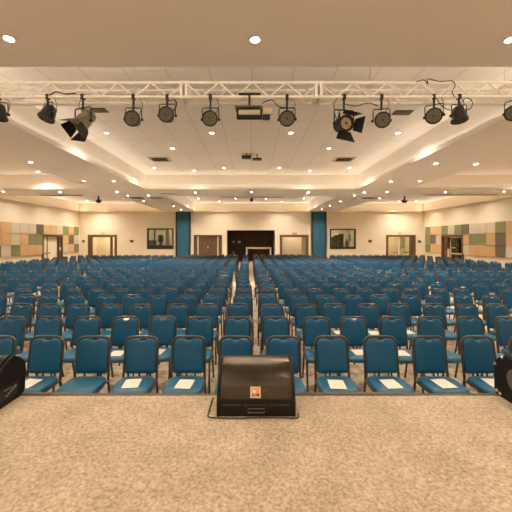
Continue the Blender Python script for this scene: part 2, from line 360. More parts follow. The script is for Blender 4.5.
# control room windows
def window(n, W, mull, y=YB):
    d = struct('window_%d' % n, frame_box(W[0], W[1], W[2], W[3], .09, y-.04, y+.2, True), M['darktrim'])
    for x in mull: MB().box(x-.04, x+.04, y+.03, y+.12, W[2]+.09, W[3]-.09).build('mullion', M['darktrim'], d)
    MB().box(W[0]+.05, W[1]-.05, y+.07, y+.08, W[2]+.05, W[3]-.05).build('glass_pane', M['glass'], d)
    return d
window(1, W1, [bx_(154.6)]); window(2, W2, [])
cwall = mat('booth_wall', (.60, .52, .38), .8, noise=.06)
room(W1[0]-.3, W1[1]+.3, yo, YB+2.6, 3.5, cwall, z0=1.0, lamp=20, lampc=(1, .85, .70))
room(W2[0]-.3, W2[1]+.3, yo, YB+2.6, 3.5, cwall, z0=1.0, lamp=20, lampc=(1, .85, .70))
struct('trim_6', MB().box(W1[0], W1[1], YB-.02, YB+.3, W1[2]+.07, W1[2]+.34), M['darktrim'])
struct('trim_7', MB().box(W2[0], W2[1], YB-.02, YB+.3, W2[2]+.07, W2[2]+.2), M['darktrim'])
# things in the booths
def bd_(x, y): return (x-VX)*y/F
xs = bd_(160.8, YB+1.3)
t_ = thing('equipment_stand', 'dark tall hooded equipment stand behind the control window beside the wooden double door', 'stand', (xs, YB+1.3, 1.0))
MB().lathe([(.14, 1.68), (.24, 1.60), (.26, 1.2), (.24, .9)], 14).build('hood', M['darktrim'], t_, smooth=True)
MB().lathe([(.10, .9), (.12, .75), (.28, .55), (.30, .4), (.2, .34)], 14).build('base', M['darktrim'], t_, smooth=True)
MB().lathe([(.06, .34), (.06, .0)], 10).build('pole', M['black'], t_)
t_ = thing('equipment_rack', 'low dark green rack inside the control window nearest the left corner door', 'rack', (W1[0]+.15, YB+1.0, 1.01))
MB().box(-.35, .3, -.3, .3, 0, 1.1).build('cabinet', M['darktrim'], t_, bevel=.02)
for i in range(4): MB().box(-.3, .26, -.32, -.3, .15+i*.24, .33+i*.24).build('front_panel', M['black'], t_)
t_ = thing('window_column', 'grey-brown column standing inside the control window by the left blue panel', 'column', (bd_(167.5, YB+1.4), YB+1.4, 1.0))
MB().box(-.16, .16, -.1, .1, 0, 2.45).build('shaft', M['greenish'], t_, bevel=.01); MB().box(-.2, .2, -.14, .14, 0, .12).build('plinth', M['darktrim'], t_)
t_ = thing('tall_cabinet', 'tall black cabinet with a grey side behind the window beside the right blue panel', 'cabinet', (bd_(339, YB+1.2), YB+1.2, 1.005))
MB().box(0, .36, -.3, .3, .01, 1.75).build('door', M['black'], t_, bevel=.01)
MB().prism([(-.75, 0), (0, 0), (0, 1.7), (-.15, 1.68), (-.75, 1.4)], -.3, .3, axis='y').build('body', mat('grey_green_cabinet', (.10, .10, .07), .6, noise=.1), t_)
t_ = thing('potted_object', 'small dark brown vase-shaped object on the ledge of the window beside the right blue panel', 'vase', (bd_(347, YB+.9), YB+.9, 1.0))
MB().lathe([(.16, .0), (.18, .45), (.19, .8), (.15, 1.0), (.06, 1.1), (.05, 1.25)], 14).build('body', M['wood'], t_, smooth=True)
t_ = thing('wall_mirror', 'narrow dark panel hanging inside the window beside the right blue panel', 'panel', (bd_(350, YB+2.5), YB+2.5, 0))
MB().box(-.12, .12, -.04, .03, 2.0, 2.7).build('frame', M['frame_wood'], t_); MB().box(-.09, .09, -.05, -.04, 2.04, 2.66).build('face', M['dark'], t_)

# blue pillars with dark edges
for a, b, lb in ((176.4, 190.8, 'tall blue fabric pillar panel between the control window and the brown double door'), (311.2, 325.8, 'tall blue fabric pillar panel between the plain cream doorway and the control window')):
    t_ = thing('blue_pillar', lb, 'pillar panel', ((bx_(a)+bx_(b))/2, YB-.25, 0), group='blue pillar panels on the back wall'); hw = (bx_(b)-bx_(a))/2*.985
    MB().box(-hw+.12, hw-.12, -.06, .25, 0, HS-.06).build('fabric_face', M['blue_panel'], t_)
    for s in (-1, 1):
        p, q = sorted((s*hw, s*(hw-.12))); MB().box(p, q, -.08, .25, 0, HS-.06).build('edge_trim', M['darktrim'], t_)
# things in the central recess
t_ = thing('bar_counter', 'cream-topped open counter standing in the dark central recess', 'counter', ((bx_(246)+bx_(271.3))/2*1.05, YB+1.6, 0))
hw = (bx_(271.3)-bx_(246))/2*1.05; zt = CAM_Z-(247.3-240)/F*(YB+1.6)
MB().box(-hw, hw, -.25, .25, zt-.14, zt).build('counter_top', M['door_cream'], t_, bevel=.01)
for s in (-1, 1):
    p, q = sorted((s*hw, s*(hw-.14))); MB().box(p, q, -.25, .25, 0, zt-.14).build('leg', M['door_cream'], t_)
def plate(name, lb, cat, x, y, w_, h_, m, yy=YB, grp=None):
    kk = yy/F; t = thing(name, lb, cat, ((x-VX)*kk, yy, CAM_Z+(VY-y)*kk), group=grp); w2, h2 = w_*kk/2, h_*kk/2
    MB().box(-w2, w2, -.03, 0, -h2, h2).build('plate', m, t, bevel=.004)
    MB().box(-w2*.75, w2*.75, -.04, -.03, -h2*.6, h2*.6).build('face', m, t)
    return t
yr = YB+3.3
plate('wall_notice', 'small white square plate on the dark recess wall, the narrower of the upper pair', 'plate', 233.6, 242, 1.6, 2.2, M['white'], yr)
plate('wall_notice', 'white plate on the recess wall, the wider of the upper pair', 'plate', 239.2, 242, 2.8, 2.2, M['white'], yr)
plate('wall_notice', 'small white plate low on the dark recess wall below the others', 'plate', 233.4, 252.5, 1.6, 2, M['white'], yr)
t_ = thing('dark_panel', 'tall black panel on the dark recess wall beside the counter', 'panel', ((243.3-VX)*yr/F, yr-.02, 0)); MB().box(-.25, .25, -.1, 0, .6, 2.5).build('board', M['black'], t_, bevel=.01); MB().box(-.2, .2, -.12, -.1, 1.9, 2.4).build('screen', M['dark_wall'], t_)
# signs above the doors and small brown plaques
for x, y, lb in ((103.2, 233.3, 'small pale exit plate above the doorway nearest the left corner'), (294.6, 233.6, 'small dark exit plate above the plain cream doorway right of the recess'), (400, 233, 'small pale exit plate above the glass doorway nearest the right corner')):
    t = thing('exit_sign', lb, 'sign', (bx_(x), YB, bz_(y)), group='plates above the doorways')
    MB().box(-.19, .19, -.03, 0, -.08, .08).build('plate', M['ventframe'] if x != 294.6 else M['plaque'], t, bevel=.004)
    MB().box(-.16, -.01, -.035, -.03, -.05, .05).build('panel', M['light'], t); MB().box(.01, .16, -.035, -.03, -.05, .05).build('panel', M['light'], t)
plate('wall_plaque', 'small brown plaque on the back wall tight in the left corner', 'plaque', 83.5, 241.2, 2.6, 2.2, M['plaque'], grp='brown plaques on the back wall')
plate('wall_plaque', 'small brown plaque on the back wall left of the control window', 'plaque', 131.8, 241.2, 3.6, 2.2, M['plaque'], grp='brown plaques on the back wall')
plate('wall_plaque', 'small brown plaque on the back wall between control window and glass doorway', 'plaque', 370, 241.2, 3.6, 2.6, M['plaque'], grp='brown plaques on the back wall')
plate('wall_plaque', 'small brown plaque on the back wall tight in the right corner', 'plaque', 419.4, 241.5, 3.2, 2.4, M['plaque'], grp='brown plaques on the back wall')

# ---------------------------------------------------------------- acoustic panels
CN = {'t': ('tan', 'tan'), 'l': ('light', 'pale grey'), 'g': ('green', 'olive green'), 'd': ('dark', 'dark grey-brown')}
ROWN = ['top', 'middle', 'bottom']
def panels(s, y_first, step, cols, wall):
    zs = [3.325, 2.56, 1.80, 1.04]
    meshes = {}
    for i, col in enumerate(cols):
        yb = y_first-i*step; ya = yb-step
        for r, c in enumerate(col):
            if c == '-': continue
            mk = c
            if mk not in meshes:
                meshes[mk] = MB().box(-.035, .035, -step/2+.012, step/2-.012, -.368, .368).mesh('acoustic_panel', M[CN[c][0]], bevel=.008)
            o = place('acoustic_panel', meshes[mk], None, (s*(XW-.036), (ya+yb)/2, (zs[r]+zs[r+1])/2))
            tag(o, '%s square acoustic panel, %s row, %s column from the %s back corner' % (CN[c][1], ROWN[r], ordn(i), wall), 'acoustic panel', 'acoustic panels on the %s wall' % wall)
panels(-1, 29.30, .828, ['glg', 'tdt', 'gtl', 'l--', 't--', 't--', 'dgt', 'lgt', 'ltt', 'llg', 'ttl', 'ttd', 'lgt', 'tld'], 'left')
panels(1, 29.10, .838, ['ggg', 'tdt', 'tlt', 'g--', 'l--', 'g--', 'dtl', 'lgt', 'lgt', 'ltt', 'gdd', 'ttl', 'lgt', 'tdl'], 'right')

# ---------------------------------------------------------------- downlights
ring_me = MB().lathe([(.058, 0), (.085, -.004), (.085, -.014), (.058, -.014)], 20).mesh('trim_ring', M['white'], smooth=True)
lens_me = MB().lathe([(.058, -.010), (.058, -.015)], 20).mesh('lens', M['glow'])
beam_data = bpy.data.lights.new('lamp_beam', 'SPOT'); beam_data.energy = BEAM; beam_data.color = LAMP_COLOR; beam_data.spot_size = 2.42; beam_data.spot_blend = 1.0; beam_data.shadow_soft_size = .05
beam_stage = beam_data.copy(); beam_stage.energy = BEAM*.55
def downlight(x, y, z, lb, grp):
    t = thing('downlight', lb, 'downlight', (x, y, z), group=grp)
    place('trim_ring', ring_me, t); place('lens', lens_me, t)
    o = bpy.data.objects.new('lamp_beam', beam_data if y > 4.7 else beam_stage); C.objects.link(o); o.parent = t; o.location = (0, 0, -.02)
for i, (x, y) in enumerate(((9, 38), (255, 39), (510, 39))):
    X, Y = at(x, y, HS); downlight(X, Y, HS, 'lit downlight above the stage, %s of three' % ['left', 'middle', 'right'][i], 'downlights above the stage')
T1 = [(-2.95, 6.86, ), (2.95, 6.86), (-4.57, 10.1), (-1.25, 10.1), (1.25, 10.1), (4.62, 10.1), (-2.92, 11.8), (2.85, 11.8), (-4.57, 15), (-1.3, 15), (1.3, 15), (4.6, 15), (-2.8, 15.6), (2.85, 15.6)]
rown = {6.86: 'behind the truss', 10.1: 'in the row just past the truss', 11.8: 'in the middle row', 15: 'in the row of four near the beam', 15.6: 'in the row touching the beam'}
for x, y in T1:
    sd = ('outer ' if abs(x) > 4 else 'inner ' if y in (10.1, 15) else '')+('left' if x < 0 else 'right')
    downlight(x, y, HU, 'downlight in the tiled tray, %s, %s' % (rown[y], sd), 'downlights in the tiled tray')
def dl(lst, h, where, grp):
    for i, (x, y) in enumerate(lst):
        X, Y = at(x, y, h) if isinstance(x, float) or x > 30 or y > 60 else (x, y)
        downlight(X, Y, h, 'downlight in the %s, %s from the stage' % (where, ordn(i)), grp)
dl([(83.8, 180.8), (113.7, 180.8)], HS, 'left side beam of the tiled tray', 'downlights in the side beams')
dl([(390.9, 181.3), (420, 180.8)], HS, 'right side beam of the tiled tray', 'downlights in the side beams')
dl([(30.5, 162.0)], HS, 'left side beam, large one', 'downlights in the side beams')
dl([(435.8, 163.3), (476.0, 163.8)], HS, 'right side beam, wide pair', 'downlights in the side beams')
dl([(60.0, 191.7), (117.0, 191.7), (195.3, 192.4), (251.5, 192.0), (308.2, 192.4), (387.0, 191.7), (445.2, 192.0), (503.8, 191.2), (3.0+.01, 191.2)], HS, 'cross beam', 'downlights in the cross beam')
dl([(127.7, 195.3), (148.5, 195.3), (143.5, 201.3), (173.6, 206.0), (181.0, 209.3)], HS, 'rear left beam', 'downlights in the rear beams')
dl([(354.5, 195.3), (364.2+.0, 192.2), (340.3, 201.3), (329.7, 205.6), (321.7, 209.3)], HS, 'rear right beam', 'downlights in the rear beams')
dl([(198.4, 198.4), (235.8, 198.4), (266.0, 198.7), (304.0, 198.4), (219.3, 201.3), (281.7, 201.3)], HU, 'rear central tray', 'downlights in the rear trays')
dl([(124.0, 197.9), (98.0, 201.3), (38.0, 171.7)], HU, 'left side trays', 'downlights in the side trays')
dl([(379.5, 198.2), (399.0, 201.6)], HU, 'right side trays', 'downlights in the side trays')
# wall lights the beams hide, then unseen downlights added in the same pattern
for s, sn in ((-1, 'left'), (1, 'right')):
    for j, y in enumerate((21.2, 24.4, 27.6)):
        downlight(s*14.2, y, HU, 'round downlight hidden above the %s wall ledge, %s from the stage' % (sn, ordn(j)), 'downlights along the walls')
    for j, (x, y) in enumerate(((10.6, 7.5), (13.8, 7.5), (10.6, 11.5), (13.8, 11.5), (14.0, 15.6))):
        downlight(s*x, y, HU, 'added unseen downlight in the front %s side tray, %s from the stage' % (sn, ordn(j)), 'added downlights in the front side trays')
    downlight(s*6.8, 7.2, HS, 'added unseen downlight in the %s side beam level with the truss' % sn, 'downlights in the side beams')
    for j, (x, y) in enumerate(((1.7, 1.2), (5.0, 1.2), (1.7, -1.6), (5.0, -1.6), (8.0, 4.2))):
        downlight(s*x, y, HS, 'added unseen downlight above the %s half of the stage, number %s row' % (sn, ordn(j)), 'downlights above the stage')

# ---------------------------------------------------------------- vents and ceiling devices
def vent(x, y, z, w_, d_, lb, n=6, framed=True):
    t = thing('air_vent', lb, 'air vent', (x, y, z), group='air vents in the ceiling')
    if framed:
        f = min(.12, d_*.15); mb = MB().box(-w_/2, w_/2, -d_/2, -d_/2+f, -.02, 0).box(-w_/2, w_/2, d_/2-f, d_/2, -.02, 0).box(-w_/2, -w_/2+f, -d_/2+f, d_/2-f, -.02, 0).box(w_/2-f, w_/2, -d_/2+f, d_/2-f, -.02, 0)
        mb.build('frame', M['ventframe'], t)
    MB().box(-w_/2+.05, w_/2-.05, -d_/2+.05, d_/2-.05, -.006, -.001).build('backing', M['darktrim'], t)
    for i in range(n):
        yy = -d_/2+.08+(d_-.16)*(i+.5)/n
        Mx = Matrix.Translation((0, yy, -.015)) @ Matrix.Rotation(.6, 4, 'X')
        MB().box(-w_/2+.06, w_/2-.06, -.03, .03, -.003, .003, M4=Mx).build('slat', M['vent'], t)
vent(-3.83, 13.4, HU, .85, .8, 'square slatted air vent in the tiled tray, left of its centre')
vent(3.87, 13.4, HU, .85, .8, 'square slatted air vent in the tiled tray, right of its centre')
vent(-3.97, 8.35, HU, .5, .4, 'dark air vent behind the truss above the silver spotlight', 8, False)
vent(4.0, 8.5, HU, .58, .42, 'dark air vent behind the truss past the second round lamp from the right', 8, False)
vent(-7.2, 20.1, HS, .85, .7, 'dark air vent in the rear left beam, outer one', 8, False)
vent(-5.98, 20.1, HS, .8, .6, 'air vent in the rear left beam, inner one', 5, True)
vent(7.3, 20.1, HS, .8, .6, 'air vent in the rear right beam', 5, True)
vent(-11.2, 18.85, HS, 2.5, .34, 'long slot vent in the cross beam toward the left wall', 3, True)
vent(12.2, 18.6, HS, 4.2, .30, 'long slot vent in the cross beam toward the right wall', 3, True)
vent(-4.7, 18.2, HS, .9, .25, 'short slot vent in the cross beam left of centre', 2, True)
vent(0, 25.2, HU, 5.0, .22, 'long dark slot in the rear central tray above the hanging box', 2, False)
def ceil_box(x, y, z, w_, h_, d_, drop, lb, m, name='ceiling_speaker', cat='ceiling box'):
    t = thing(name, lb, cat, (x, y, z))
    MB().tube([(0, 0, 0), (0, 0, -drop)], .02, 8).build('hanging_rod', M['darktrim'], t)
    MB().box(-w_/2, w_/2, -d_/2, d_/2, -drop-h_, -drop).build('housing', m, t, bevel=.01)
    MB().box(-w_*.42, w_*.42, -d_/2-.01, -d_/2, -drop-h_*.85, -drop-h_*.15).build('face', M['darktrim'], t)
yc = 12.6
ceil_box((246.4-VX)*yc/F, yc, HU, 9.4*yc/F, .11, .2, HU-(CAM_Z+(VY-155.9)*yc/F), 'small dark box hanging under the tiled tray, left of the pair', M['darktrim'])
ceil_box((257-VX)*yc/F, yc, HU, 9.6*yc/F, .09, .2, HU-(CAM_Z+(VY-158.3)*yc/F), 'small brown-grey box hanging under the tiled tray, right of the pair', M['vent'])
ceil_box(0, 25.0, HU, .22, .24, .25, .14, 'small dark box hanging in the rear central tray', M['darktrim'], 'ceiling_projector', 'projector')
def hanging_device(x, y, lb):
    t = thing('hanging_projector', lb, 'projector', (x, y, HU))
    MB().tube([(0, 0, 0), (0, 0, -.28)], .06, 10).build('mounting_pole', M['darktrim'], t)
    MB().lathe([(.07, -.26), (.18, -.32), (.20, -.46), (.10, -.55)], 14).build('housing', M['darktrim'], t, smooth=True)
    for a in (.3, 2.4, 4.5):
        Mx = Matrix.Rotation(a, 4, 'Z') @ Matrix.Translation((.55, 0, -.36)); MB().box(-.42, .42, -.06, .06, -.008, .008, M4=Mx).build('arm', M['white'], t)
X, Y = at(98.5, 196.6, HU); hanging_device(X, 24.5, 'dark device hanging by a pole near the left rear corner of the ceiling')
X2 = (404.5-VX)*24.5/F; bpy.data.objects['hanging_projector'].location.x = (98.5-VX)*24.5/F
hanging_device(X2, 24.5, 'dark device hanging by a pole near the right rear corner of the ceiling')

# ---------------------------------------------------------------- truss and stage lamps
ZT, ZBt = CAM_Z+157.3/F*5.8, CAM_Z+143/F*5.8; YF, YR = 5.8, 6.1
truss = thing('lighting_truss', 'pale aluminium box truss spanning the hall under the ceiling, carrying the stage lamps', 'truss', (0, 0, 0))
for y, z in ((YF, ZT), (YF, ZBt), (YR, ZT), (YR, ZBt)):
    MB().tube([(-7.9, y, z), (7.9, y, z)], .028, 12).build('chord', M['truss'], truss, smooth=True)
step = .305
def lacing(pa, pb, name='brace', rad=.0135, x0=-5.2, x1=5.2, off=0):
    n = int((x1-x0)/step); me = {}
    for i in range(n):
        x = x0+i*step+off; a, b = (pa, pb) if i % 2 else (pb, pa)
        MB().tube([(x, a[0], a[1]), (x+step, b[0], b[1])], rad, 7).build(name, M['truss'], truss, smooth=True)
lacing((YF, ZT), (YF, ZBt), off=.03); lacing((YF, ZBt), (YR, ZBt), rad=.009); 
mb = MB()
for i in range(34):
    x = -5.2+i*step; a, b = ((YR, ZT), (YR, ZBt)) if i % 2 else ((YR, ZBt), (YR, ZT)); mb.tube([(x+.15, a[0], a[1]), (x+.15+step, b[0], b[1])], .009, 6)
    a, b = ((YF, ZT), (YR, ZT)) if i % 2 else ((YR, ZT), (YF, ZT)); mb.tube([(x+.1, a[0], a[1]), (x+.1+step, b[0], b[1])], .009, 6)
lac = mb.build('rear_lacing', M['truss'], truss, smooth=True)
for xp in (183.6, 318.6):
    X = (xp-VX)*YF/F
    for dx in (-.045, .045):
        fr = MB().box(X+dx-.022, X+dx+.022, YF-.02, YR+.02, ZBt-.03, ZT+.03); fr.build('joint_plate', M['truss'], truss, bevel=.004)
for X in (-4.7, -2.2, 2.2, 4.7, 0):
    MB().tube([(X, YR-.15, ZT-.02), (X, YR-.15, HU)], .004, 6).build('hanging_cable', M['silver'], truss)
    MB().tube([(X, YF, ZT), (X, YR, ZT)], .014, 7).build('crossbar', M['truss'], truss)

clamp_me = MB().box(-.028, .028, -.035, .035, -.045, .045).tube([(0, 0, -.04), (0, 0, -.24)], .02, 8).mesh('clamp', M['black'], bevel=.004)
def yoke_mesh(hw, h):
    return MB().tube([(-hw, 0, -h), (-hw, 0, -.015), (-hw+.015, 0, 0), (hw-.015, 0, 0), (hw, 0, -.015), (hw, 0, -h)], .0095, 6).mesh('yoke', M['black'], smooth=True)
yk_par = yoke_mesh(.145, .21); yk_fr = yoke_mesh(.15, .20); yk_fl = yoke_mesh(.24, .10)
# a round LED lamp, facing -y
def ringp(r0, r1, y0, y1): return [(r0, y0), (r1, y0), (r1, y1), (r0, y1)]
par_h = MB().lathe([(.05, .17), (.085, .165), (.10, .10), (.118, .02), (.122, -.05), (.138, -.052), (.142, -.09), (.114, -.095), (.112, -.07)], 28, 'y').mesh('housing', M['black'], smooth=True)
par_l = MB().lathe([(.112, -.070), (.112, -.078)], 28, 'y').mesh('lens', M['lens'])
spk = MB()
for i in range(12):
    a = 2*PI*i/12; Mx = Matrix.Rotation(a, 4, 'Y') @ Matrix.Translation((.07, -.083, 0)); spk.box(-.032, .032, -.004, .004, -.0028, .0028, M4=Mx)
for rr_ in (.055, .09): spk.tube([(rr_*math.cos(a*PI/10), -.083, rr_*math.sin(a*PI/10)) for a in range(20)], .0032, 5, closed=True)
spk.lathe([(.02, -.075), (.02, -.092)], 12, 'y')
par_s = spk.mesh('lens_grid', M['black'])
knob_me = MB().lathe([(.022, -.02), (.026, -.015), (.026, .015), (.018, .02)], 10, 'x').mesh('tilt_knob', M['black'], smooth=True)
def lamp_root(x, lb, z=ZBt, y=YF, pan=0, name='stage_lamp'):
    return thing(name, lb, 'stage light', (x, y, z), pan, 'stage lights hanging from the truss')
def par(px, lb, pan=0, tilt=.25, drop=.10, y=YF, body=None):
    x = (px-VX)*y/F; t = lamp_root(x, lb, y=y, pan=pan); place('clamp', clamp_me, t)
    place('yoke', yk_par, t, (0, 0, -drop)); pz = -drop-.21
    h = place('housing', par_h if body is None else body, t, (0, 0, pz), (tilt, 0, 0))
    place('lens', par_l, h); place('lens_grid', par_s, h)
    for s in (-1, 1): place('tilt_knob', knob_me, t, (s*.155, 0, pz))
    # power lead
    MB().tube([(.02, .03, .02), (.12, .05, -.02), (.15, .06, -.12), (.10, .10, -.22), (.02, .12, pz)], .006, 6).build('power_lead', M['black'], t, smooth=True)
    return t
par(133.5, 'round black LED lamp facing the stage, next after the silver spotlight', .05, .12, .20)
par(167.3, 'round black LED lamp with a high looped cable, second of the three left of centre', 0, .10, .13)
par(210.5, 'round black LED lamp just left of the rectangular floodlight', 0, .12, .20)
par(287, 'round black LED lamp just right of the rectangular floodlight', -.1, .15, .20)
par(381.5, 'round black LED lamp right of the lamp with black barn doors', -.15, .2, .22)
par(434, 'round lamp with a pale side, turned inward, third from the right end', -.55, .25, .14, body=MB().lathe([(.05, .17), (.085, .165), (.10, .10), (.118, .02), (.122, -.05), (.138, -.052), (.142, -.09), (.114, -.095), (.112, -.07)], 28, 'y').mesh('housing', [M['black']], smooth=True))
par(459, 'dark round lamp tipped almost straight down, second from the right end', .1, 1.42, .14)
par(48, 'dark lamp tipped steeply down in a broad yoke, second from the left end', -.5, 1.2, .11)
par(-1, 'dark lamp cut by the left edge of the picture', .2, 1.5, .10)
par(514.5, 'dark lamp cut by the right edge of the picture', -.9, .5, .06)
# barn door spotlights
def barn(px, lb, pan, tilt, bm_mat, roll=0, drop=.12, ops=(.12, .6, .95, .55)):
    x = (px-VX)*YF/F; t = lamp_root(x, lb, pan=pan); place('clamp', clamp_me, t); place('yoke', yk_fr, t, (0, 0, -drop)).scale = (1.25, 1.25, 1.25); pz = -drop-.25
    h = MB().lathe([(.07, .22), (.105, .20), (.115, .15), (.105, .14), (.105, .06), (.118, .05), (.118, -.06), (.130, -.065), (.130, -.10), (.095, -.10), (.092, -.06)], 26, 'y').build('housing', bm_mat, t, smooth=True, loc=(0, 0, pz), rot=(tilt, roll, 0)); h.scale = (1.12, 1.12, 1.12)
    MB().lathe([(.092, -.062), (.092, -.07), (.05, -.082), (.005, -.085)], 26, 'y').build('lens', M['bulbglass'], h, smooth=True)
    MB().lathe(ringp(.012, .02, -.08, -.095), 10, 'y').build('lamp_base', M['plaque'], h)
    for i, (w0, w1, L, op) in enumerate(((.10, .15, .17, ops[0]), (.09, .13, .17, ops[1]), (.10, .16, .19, ops[2]), (.09, .13, .17, ops[3]))):
        Mx = Matrix.Rotation(i*PI/2, 4, 'Y') @ Matrix.Translation((0, -.10, .125)) @ Matrix.Rotation(-op, 4, 'X')
        mb = MB(); vs = [Mx @ Vector(v) for v in ((-w0, 0, 0), (w0, 0, 0), (w1, -L, 0), (-w1, -L, 0), (-w0, 0, .004), (w0, 0, .004), (w1, -L, .004), (-w1, -L, .004))]
        mb.add(vs, [(0, 1, 2, 3), (7, 6, 5, 4), (0, 4, 5, 1), (1, 5, 6, 2), (2, 6, 7, 3), (3, 7, 4, 0)]); mb.build('barn_door', M['black'], h)
    for s in (-1, 1): place('tilt_knob', knob_me, t, (s*.19, 0, pz))
    MB().tube([(.03, .03, .03), (-.1, .05, .0), (-.17, .06, -.1), (-.13, .12, -.25), (0, .18, pz)], .007, 6).build('power_lead', M['black'], t, smooth=True)
barn(83, 'large silver spotlight with black barn doors aimed down to the left', -.35, .95, M['steel_body'], .2, .20, (.45, .12, .12, .15))
barn(344, 'black spotlight with open barn doors and a pale round lens', .17, .20, M['black'], .15, .24)
# rectangular floodlight
x = (249.5-VX)*YF/F
t = lamp_root(x, 'rectangular black floodlight with a pale glowing face in the centre of the truss', name='floodlight')
MB().box(-.20, .20, -.04, .08, .03, .06).build('top_bar', M['black'], t, bevel=.005); MB().box(-.022, .022, -.03, .03, -.21, .05).build('clamp', M['black'], t, bevel=.004)
place('yoke', yk_fl, t, (0, 0, -.17))
h = MB().prism([(.13, -.13), (-.02, -.15), (-.10, -.20), (-.10, -.34), (-.02, -.36), (.13, -.26)], -.23, .23).build('housing', M['black'], t, bevel=.005, loc=(0, 0, -.06))
MB().box(-.19, .19, -.108, -.101, -.30, -.215).build('glass_face', M['brownlens'], h)
MB().box(-.22, .22, -.17, -.10, -.352, -.345).build('lower_flap', M['black'], h); MB().box(-.26, .2, -.15, -.02, -.162, -.155).build('upper_flap', M['vent'], h)
MB().box(.24, .37, -.03, .05, -.405, -.325).build('connector_box', M['black'], t, bevel=.005)
MB().box(.24, .41, -.02, .04, -.315, -.20).build('ballast_box', M['ventframe'], t, bevel=.005)
# cables lying along the truss
def cable(name, pts, lb, r=.008):
    P = [Vector(p) for p in pts]; out = []
    for i in range(len(P)-1):
        p0, p1, p2, p3 = P[max(i-1, 0)], P[i], P[i+1], P[min(i+2, len(P)-1)]
        for k_ in range(6):
            u = k_/6; out.append(.5*((2*p1)+(p2-p0)*u+(2*p0-5*p1+4*p2-p3)*u*u+(3*p1-p0-3*p2+p3)*u**3))
    out.append(P[-1]); o = MB().tube(out, r, 6).build(name, M['black'], smooth=True); tag(o, lb, 'cable', 'cables on the truss')
def tp(px, py, y=YF-.03): return ((px-VX)*y/F, y, CAM_Z+(VY-py)*y/F)
cable('power_cable', [tp(416, 82), tp(424, 80), tp(428, 84), tp(428, 79), tp(440, 81.5), tp(452, 81), tp(455, 86), tp(452, 92), tp(455, 97)], 'black cable looping over the truss above the inward-turned round lamp')
cable('power_cable', [tp(460, 104), tp(466, 98), tp(472, 101), tp(471, 108), tp(464, 110), tp(461, 106)], 'black cable coil hanging beside the lamp tipped straight down')
cable('power_cable', [tp(436, 98), tp(442, 106), tp(450, 110), tp(457, 107)], 'black cable sagging between the two lamps near the right end')
cable('power_cable', [tp(262, 103), tp(272, 100), tp(278, 106), tp(286, 108)], 'thin black cable from the floodlight toward the next round lamp')
cable('power_cable', [tp(168, 101), tp(175, 100), tp(176.5, 106), tp(171, 112)], 'black cable loop beside the second round lamp left of centre')
cable('power_cable', [tp(50, 95), tp(56, 92), tp(66, 94), tp(76, 93)], 'black cable bundle on the truss above the lamps near the left end', .012)
cable('power_cable', [tp(345, 104), tp(356, 106), tp(368, 103), tp(378, 106)], 'thin black cable between the barn door lamp and its right neighbour')

